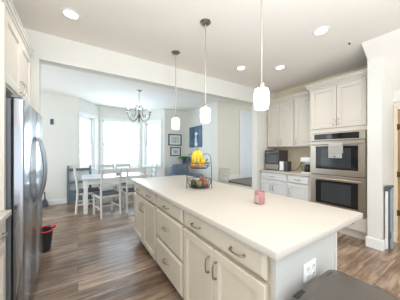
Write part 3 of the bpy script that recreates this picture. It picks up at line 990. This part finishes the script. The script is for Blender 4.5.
ps = thing('plant_stand', (3.17, 5.86, 0), 'small dark plant stand in the corner behind the armchair', 'stand')
MB().lathe([(0, 0), (0.13, 0), (0.13, 0.025), (0, 0.025)], (3.17, 5.86, 0.92), 24).build('stand_top', M_DWOOD, ps)
for k in range(3):
    a = 2 * PI * k / 3
    MB().tube([(3.17 + 0.09 * math.cos(a), 5.86 + 0.09 * math.sin(a), 0.92), (3.17 + 0.12 * math.cos(a), 5.86 + 0.12 * math.sin(a), 0)], 0.012).build('leg', M_DWOOD, ps, True)
pp = thing('potted_plant', (3.17, 5.86, 0.946), 'green leafy plant in a navy pot on the corner stand', 'plant')
MB().lathe([(0, 0), (0.10, 0), (0.13, 0.2), (0.118, 0.2), (0.112, 0.17), (0, 0.17)], (3.17, 5.86, 0.946), 24).build('pot', M_NAVY, pp, True)
MB().lathe([(0, 0.171), (0.111, 0.171), (0.111, 0.175), (0, 0.176)], (3.17, 5.86, 0.946), 16).build('soil', M_SOIL, pp)
leaf_cluster((3.07, 5.74, 1.12), 200, 0.20, 0.5, 0.19, 11).build('foliage', M_LEAF, pp)

# pictures
def framed(x0, x1, z0, z1, label, seed):
    y = 6.03
    t = thing('framed_picture', ((x0 + x1) / 2, y, z0), label, 'picture')
    b = 0.032
    MB().box(x0, x1, y - 0.03, y, z1 - b, z1).box(x0, x1, y - 0.03, y, z0, z0 + b).box(x0, x0 + b, y - 0.03, y, z0 + b, z1 - b).box(x1 - b, x1, y - 0.03, y, z0 + b, z1 - b).build('frame', M_FRAME, t)
    MB().box(x0 + b, x1 - b, y - 0.012, y - 0.002, z0 + b, z1 - b).build('mat_board', M_MATB, t)
    w_, h_ = x1 - x0, z1 - z0
    pr = MB().box(x0 + 0.09, x1 - 0.09, y - 0.014, y - 0.0125, z0 + 0.08, z1 - 0.08).build('print', M_PRINT, t)
    mk = MB()
    cx = (x0 + x1) / 2
    mk.box(cx - 0.012, cx + 0.012, y - 0.016, y - 0.0145, z0 + 0.11, z0 + 0.20)
    mk.box(cx - 0.10, cx + 0.10, y - 0.016, y - 0.0145, z1 - 0.14, z1 - 0.128)
    mk.box(cx - 0.07, cx + 0.05, y - 0.016, y - 0.0145, z0 + 0.095, z0 + 0.105)
    mk.build('drawn_marks', M_INK, pr)


framed(2.59, 3.08, 1.555, 1.945, 'larger black-framed print on the back wall, upper of two', 1)
framed(2.66, 3.05, 1.19, 1.495, 'smaller black-framed print on the back wall, lower of two', 2)
pa = thing('painting', (3.35, 5.48, 1.5), 'blue unframed canvas with a pale upright figure on the right dining wall', 'painting')
MB().box(3.318, 3.349, 5.09, 5.87, 1.49, 2.19, 0.004).build('canvas', M_PAINT, pa)
mb = MB()
for cy, cz, ry, rz in ((5.42, 1.60, 0.10, 0.09), (5.43, 1.72, 0.06, 0.12), (5.43, 1.85, 0.04, 0.10), (5.42, 1.94, 0.07, 0.055), (5.33, 1.93, 0.05, 0.02)):
    mb.prism([(cy + ry * math.cos(a), cz + rz * math.sin(a)) for a in [2 * PI * i / 16 for i in range(16)]], 'x', 3.3165 - 0.0002 * (cz * 3 % 1), 3.3178)
mb.build('painted_figure', mat('pale_paint', (0.75, 0.80, 0.82), 0.7, var=0.1, scale=20), pa)

# ------------------------------------------------------------------ counter appliances
mw = thing('microwave', (3.91, 2.78, 0.915), 'tall black countertop microwave at the far end of the side counter', 'microwave')
MB().box(3.735, 4.09, 2.60, 2.95, 0.93, 1.37, 0.008).build('microwave_case', M_MWC, mw)
dd = MB().box(3.72, 3.735, 2.603, 2.947, 1.06, 1.365, 0.004).build('door', M_MWC, mw)
MB().box(3.716, 3.724, 2.64, 2.91, 1.085, 1.27, 0.001).build('door_window', mat('smoky_glass', (0.10, 0.12, 0.13), 0.12), dd)
MB().tube([(3.703, 2.63, 1.315), (3.703, 2.92, 1.315)], 0.011).tube([(3.722, 2.64, 1.315), (3.703, 2.64, 1.315)], 0.006).tube([(3.722, 2.91, 1.315), (3.703, 2.91, 1.315)], 0.006).build('handle', M_STEELW, dd, True)
MB().box(3.72, 3.735, 2.603, 2.947, 0.935, 1.055, 0.004).build('control_panel', mat('grey_brown_plastic', (0.30, 0.28, 0.25), 0.4), mw)
for yy in (2.64, 2.91):
    for xx in (3.77, 4.05):
        MB().box(xx - .015, xx + .015, yy - .015, yy + .015, 0.9145, 0.931).build('foot', M_BLACK, mw)

to = thing('toaster', (3.80, 2.48, 0.915), 'low black and steel toaster between the microwave and coffee maker', 'toaster')
MB().box(3.73, 3.88, 2.385, 2.575, 0.925, 1.13, 0.015, 3).build('toaster_body', M_MWC, to, True)
MB().box(3.722, 3.738, 2.475, 2.57, 0.93, 1.125, 0.004).build('end_plate', M_WHITEP, to)
MB().box(3.712, 3.722, 2.41, 2.44, 1.02, 1.04, 0.003).build('lever', M_BLACK, to)
MB().box(3.75, 3.865, 2.42, 2.44, 1.127, 1.132).box(3.75, 3.865, 2.51, 2.53, 1.127, 1.132).build('bread_slot', M_BLACK, to)
MB().box(3.735, 3.87, 2.395, 2.565, 0.9145, 0.926).build('base', M_BLACK, to)

cm = thing('coffee_maker', (3.80, 2.0, 0.915), 'white drip coffee maker with a glass carafe beside the oven tower', 'coffee maker')
MB().box(3.70, 3.93, 1.90, 2.08, 0.915, 0.94, 0.006).build('base_plate', M_WHITEP, cm)
MB().box(3.85, 3.93, 1.90, 2.08, 0.94, 1.17, 0.006).build('tower', M_WHITEP, cm)
MB().box(3.69, 3.93, 1.895, 2.085, 1.135, 1.225, 0.012, 2).build('filter_head', M_WHITEP, cm, True)
ca = MB().lathe([(0, 0), (0.055, 0), (0.064, 0.02), (0.066, 0.06), (0.052, 0.105), (0.045, 0.12), (0, 0.12)], (3.775, 1.99, 0.942), 20).build('carafe', M_GLASSD, cm, True)
MB().tube([(3.755, 2.045, 1.05), (3.745, 2.085, 1.05), (3.745, 2.085, 0.97), (3.758, 2.05, 0.97)], 0.007).build('carafe_handle', M_BLACK, ca, True)
MB().lathe([(0, 0), (0.05, 0), (0.046, 0.022), (0, 0.025)], (3.775, 1.99, 1.065), 18).build('carafe_lid', M_BLACK, ca, True)

wo = thing('wall_socket', (4.118, 2.22, 1.19), 'wall socket with a black plug on the tan backsplash above the side counter', 'outlet')
MB().box(4.112, 4.1195, 2.19, 2.26, 1.13, 1.24, 0.002).build('cover_plate', M_WHITEP, wo)
tag(MB().box(4.085, 4.111, 2.205, 2.245, 1.185, 1.225, 0.004).tube([(4.09, 2.225, 1.19), (4.07, 2.25, 1.14), (4.06, 2.30, 1.02), (4.03, 2.36, 0.935), (3.98, 2.40, 0.921), (3.93, 2.43, 0.921), (3.885, 2.45, 0.95)], 0.006).build('power_cord', M_BLACK, None, True), 'black power cord plugged into the wall socket behind the toaster', 'cord')

# ------------------------------------------------------------------ fruit basket
BX, BY, BZ = 1.19, 1.87, 0.9145
fb = thing('fruit_basket', (BX, BY, BZ), 'two-tier dark wire fruit basket standing on the island', 'basket')
def ring(mb, r, z, w=0.003, n=32):
    mb.loop([(BX + r * math.cos(a), BY + r * math.sin(a), BZ + z) for a in [2 * PI * i / n for i in range(n)]], w, 6)


def wire_tray(r0, r1, z0, z1, name):
    mb = MB()
    ring(mb, r1, z1, 0.0042)
    ring(mb, (r0 + r1) / 2 + 0.008, (z0 + z1) / 2, 0.0025)
    ring(mb, r0, z0, 0.0035)
    for k in range(20):
        a = 2 * PI * k / 20
        ca, sa = math.cos(a), math.sin(a)
        mb.tube([(BX + ca * r0, BY + sa * r0, BZ + z0), (BX + ca * ((r0 + r1) / 2 + 0.008), BY + sa * ((r0 + r1) / 2 + 0.008), BZ + (z0 + z1) / 2), (BX + ca * r1, BY + sa * r1, BZ + z1)], 0.0022, 5)
    for k in range(-3, 4):
        o_ = r0 * k / 4
        hh = math.sqrt(r0 * r0 - o_ * o_)
        mb.tube([(BX + o_, BY - hh, BZ + z0), (BX + o_, BY + hh, BZ + z0)], 0.0022, 5)
        mb.tube([(BX - hh, BY + o_, BZ + z0), (BX + hh, BY + o_, BZ + z0)], 0.0022, 5)
    return mb.build(name, M_DARKWIRE, fb, True)


wire_tray(0.112, 0.143, 0.012, 0.100, 'lower_tray')
wire_tray(0.090, 0.122, 0.228, 0.288, 'upper_tray')
mb = MB()
ax = Vector((math.cos(-TH), math.sin(-TH), 0))
fdir = Vector((-ax.y, ax.x, 0))
for s_ in (-1, 1):
    b = Vector((BX, BY, BZ)) + ax * (0.146 * s_)
    mb.tube([b + Vector((0, 0, 0.004)), b + Vector((0, 0, 0.27)) - ax * 0.006 * s_, b + Vector((0, 0, 0.352)) - ax * 0.012 * s_], 0.0045, 8)
    c0 = b + Vector((0, 0, 0.33)) - ax * 0.012 * s_
    mb.tube([c0 - fdir * 0.0 + ax * (-s_) * (0.05 * (1 - math.cos(t))) + Vector((0, 0, 0.02 + 0.045 * math.sin(t))) for t in [PI * i / 10 for i in range(11)]], 0.004, 6)
    mb.tube([b + Vector((0, 0, 0.004)) - fdir * 0.05, b + Vector((0, 0, 0.004)) + fdir * 0.05], 0.004, 6)
mb.build('frame', M_DARKWIRE, fb, True)


def banana_bunch(c, n, tilt, label, seed, r=0.10, spread=0.3, rz0=0.0):
    t = thing('banana_bunch', c, label, 'bananas')
    random.seed(seed)
    c = Vector(c)
    for k in range(n):
        az = rz0 + (k - (n - 1) / 2) * spread
        pts = []
        rad = []
        for i in range(10):
            f = i / 9
            th_ = 0.12 + 1.85 * f
            out = r * 0.40 * math.sin(th_) ** 1.25 + 0.004
            z = -r * 0.85 * (1 - math.cos(th_))
            p = Vector((out * math.cos(az), out * math.sin(az), z))
            p = Matrix.Rotation(tilt, 3, 'X') @ p
            pts.append(c + p)
            rad.append([0.006, 0.008, 0.014, 0.0175, 0.019, 0.019, 0.018, 0.015, 0.010, 0.004][i])
        MB().tube(pts, rad, 8).build('banana', M_BANANA, t, True)
    up = Matrix.Rotation(tilt, 3, 'X') @ Vector((0, 0, 1))
    MB().tube([c - up * 0.004, c + up * 0.02, c + up * 0.034], [0.013, 0.011, 0.009], 8).build('stem', M_BSTEM, t, True)
    return t


banana_bunch((BX - 0.018, BY + 0.01, BZ + 0.430), 7, 0.0, 'tall yellow banana bunch standing in the upper tier of the fruit basket', 1, 0.125, 0.80, -1.9)
banana_bunch((BX + 0.075, BY - 0.035, BZ + 0.315), 3, 0.9, 'small banana bunch lying at the right side of the upper basket tier', 2, 0.085, 0.35, 2.6)


def fruit(name, m, x, y, z, r, label, cat, sz=0.95, stem=True, group=None):
    t = thing(name, (BX + x, BY + y, BZ + z), label, cat, group)
    c = (BX + x, BY + y, BZ + z + r * sz)
    prof = []
    for i in range(11):
        a = -PI / 2 + PI * i / 10
        rr = r * math.cos(a)
        zz = r * sz * math.sin(a)
        if i == 10:
            zz -= r * 0.12
        prof.append((max(rr, 0) if 0 < i < 10 else 0, zz))
    MB().lathe(prof, c, 18).build('skin', m, t, True)
    if stem:
        MB().tube([(c[0], c[1], c[2] + r * sz * 0.85), (c[0] + 0.003, c[1], c[2] + r * sz * 1.15)], 0.0022, 6).build('stem', M_BSTEM, t, True)
    return t


TZ = 0.0185
def pos(r_, f_):   # along the view right / away
    v = ax * r_ + fdir * f_
    return v.x, v.y
for nm, m, r_, f_, z, r, lb, ct_, sz, stm in (
        ('avocado', M_AVOC, -0.0680, 0.0361, TZ, 0.034, 'dark avocado at the back left of the lower basket tier', 'avocado', 1.1, True),
        ('avocado', M_AVOC, -0.0653, -0.0408, TZ, 0.035, 'dark avocado at the front left of the lower basket tier', 'avocado', 1.1, True),
        ('pear', M_GREENAP, 0.0013, -0.0770, TZ, 0.035, 'green pear at the front middle of the lower basket tier', 'pear', 1.05, True),
        ('apple', M_REDAP, 0.0673, -0.0373, TZ, 0.036, 'red apple at the front right of the lower basket tier', 'apple', 0.92, True),
        ('apple', M_REDAP, 0.0660, 0.0397, TZ, 0.035, 'red apple at the back right of the lower basket tier', 'apple', 0.92, True),
        ('onion', M_ONION, -0.0013, 0.0770, TZ, 0.035, 'brown onion at the back of the lower basket tier', 'onion', 0.95, True),
        ('onion', M_ONION, 0.0, 0.0, TZ, 0.037, 'brown onion in the middle of the lower basket tier', 'onion', 0.95, True),
        ('apple', M_REDAP, 0.040, -0.022, TZ + 0.060, 0.032, 'red apple resting on top of the lower basket fruit', 'apple', 0.92, True),
        ('orange', M_ORANGE, -0.072, -0.02, 0.235, 0.032, 'orange at the left of the upper basket tier', 'orange', 0.95, False),
        ('orange', M_ORANGE, 0.018, -0.062, 0.235, 0.031, 'orange at the front of the upper basket tier', 'orange', 0.95, False),
        ('orange', M_ORANGE, 0.01, 0.062, 0.235, 0.031, 'orange at the back of the upper basket tier', 'orange', 0.95, False)):
    x, y = pos(r_, f_)
    fruit(nm, m, x, y, z, r, lb, ct_, sz, stm)

# ------------------------------------------------------------------ pink cup
pc = thing('pink_cup', (1.238, 1.035, 0.9145), 'pink cup with a cream printed patch on the island counter', 'cup')
MB().lathe([(0, 0), (0.036, 0), (0.0385, 0.006), (0.0405, 0.095), (0.0385, 0.098), (0.036, 0.094), (0.034, 0.012), (0, 0.010)], (1.238, 1.035, 0.9145), 32).build('cup_body', M_PINK, pc, True)
mb = MB()
rows = []
for i in range(9):
    a = PI * 0.92 + 0.75 * (i / 8)
    rows.append([mb.bm.verts.new((1.238 + rr * math.cos(a), 1.035 + rr * math.sin(a), 0.9145 + z)) for rr, z in ((0.0395, 0.014), (0.0405, 0.05), (0.0413, 0.076 - 0.012 * abs(i - 4) / 4))])
for a, b in zip(rows[:-1], rows[1:]):
    for k in range(2):
        mb.bm.faces.new((a[k], a[k + 1], b[k + 1], b[k]))
bmesh.ops.solidify(mb.bm, geom=mb.bm.faces[:], thickness=0.0006)
mb.build('printed_patch', M_PATCH, pc, True)
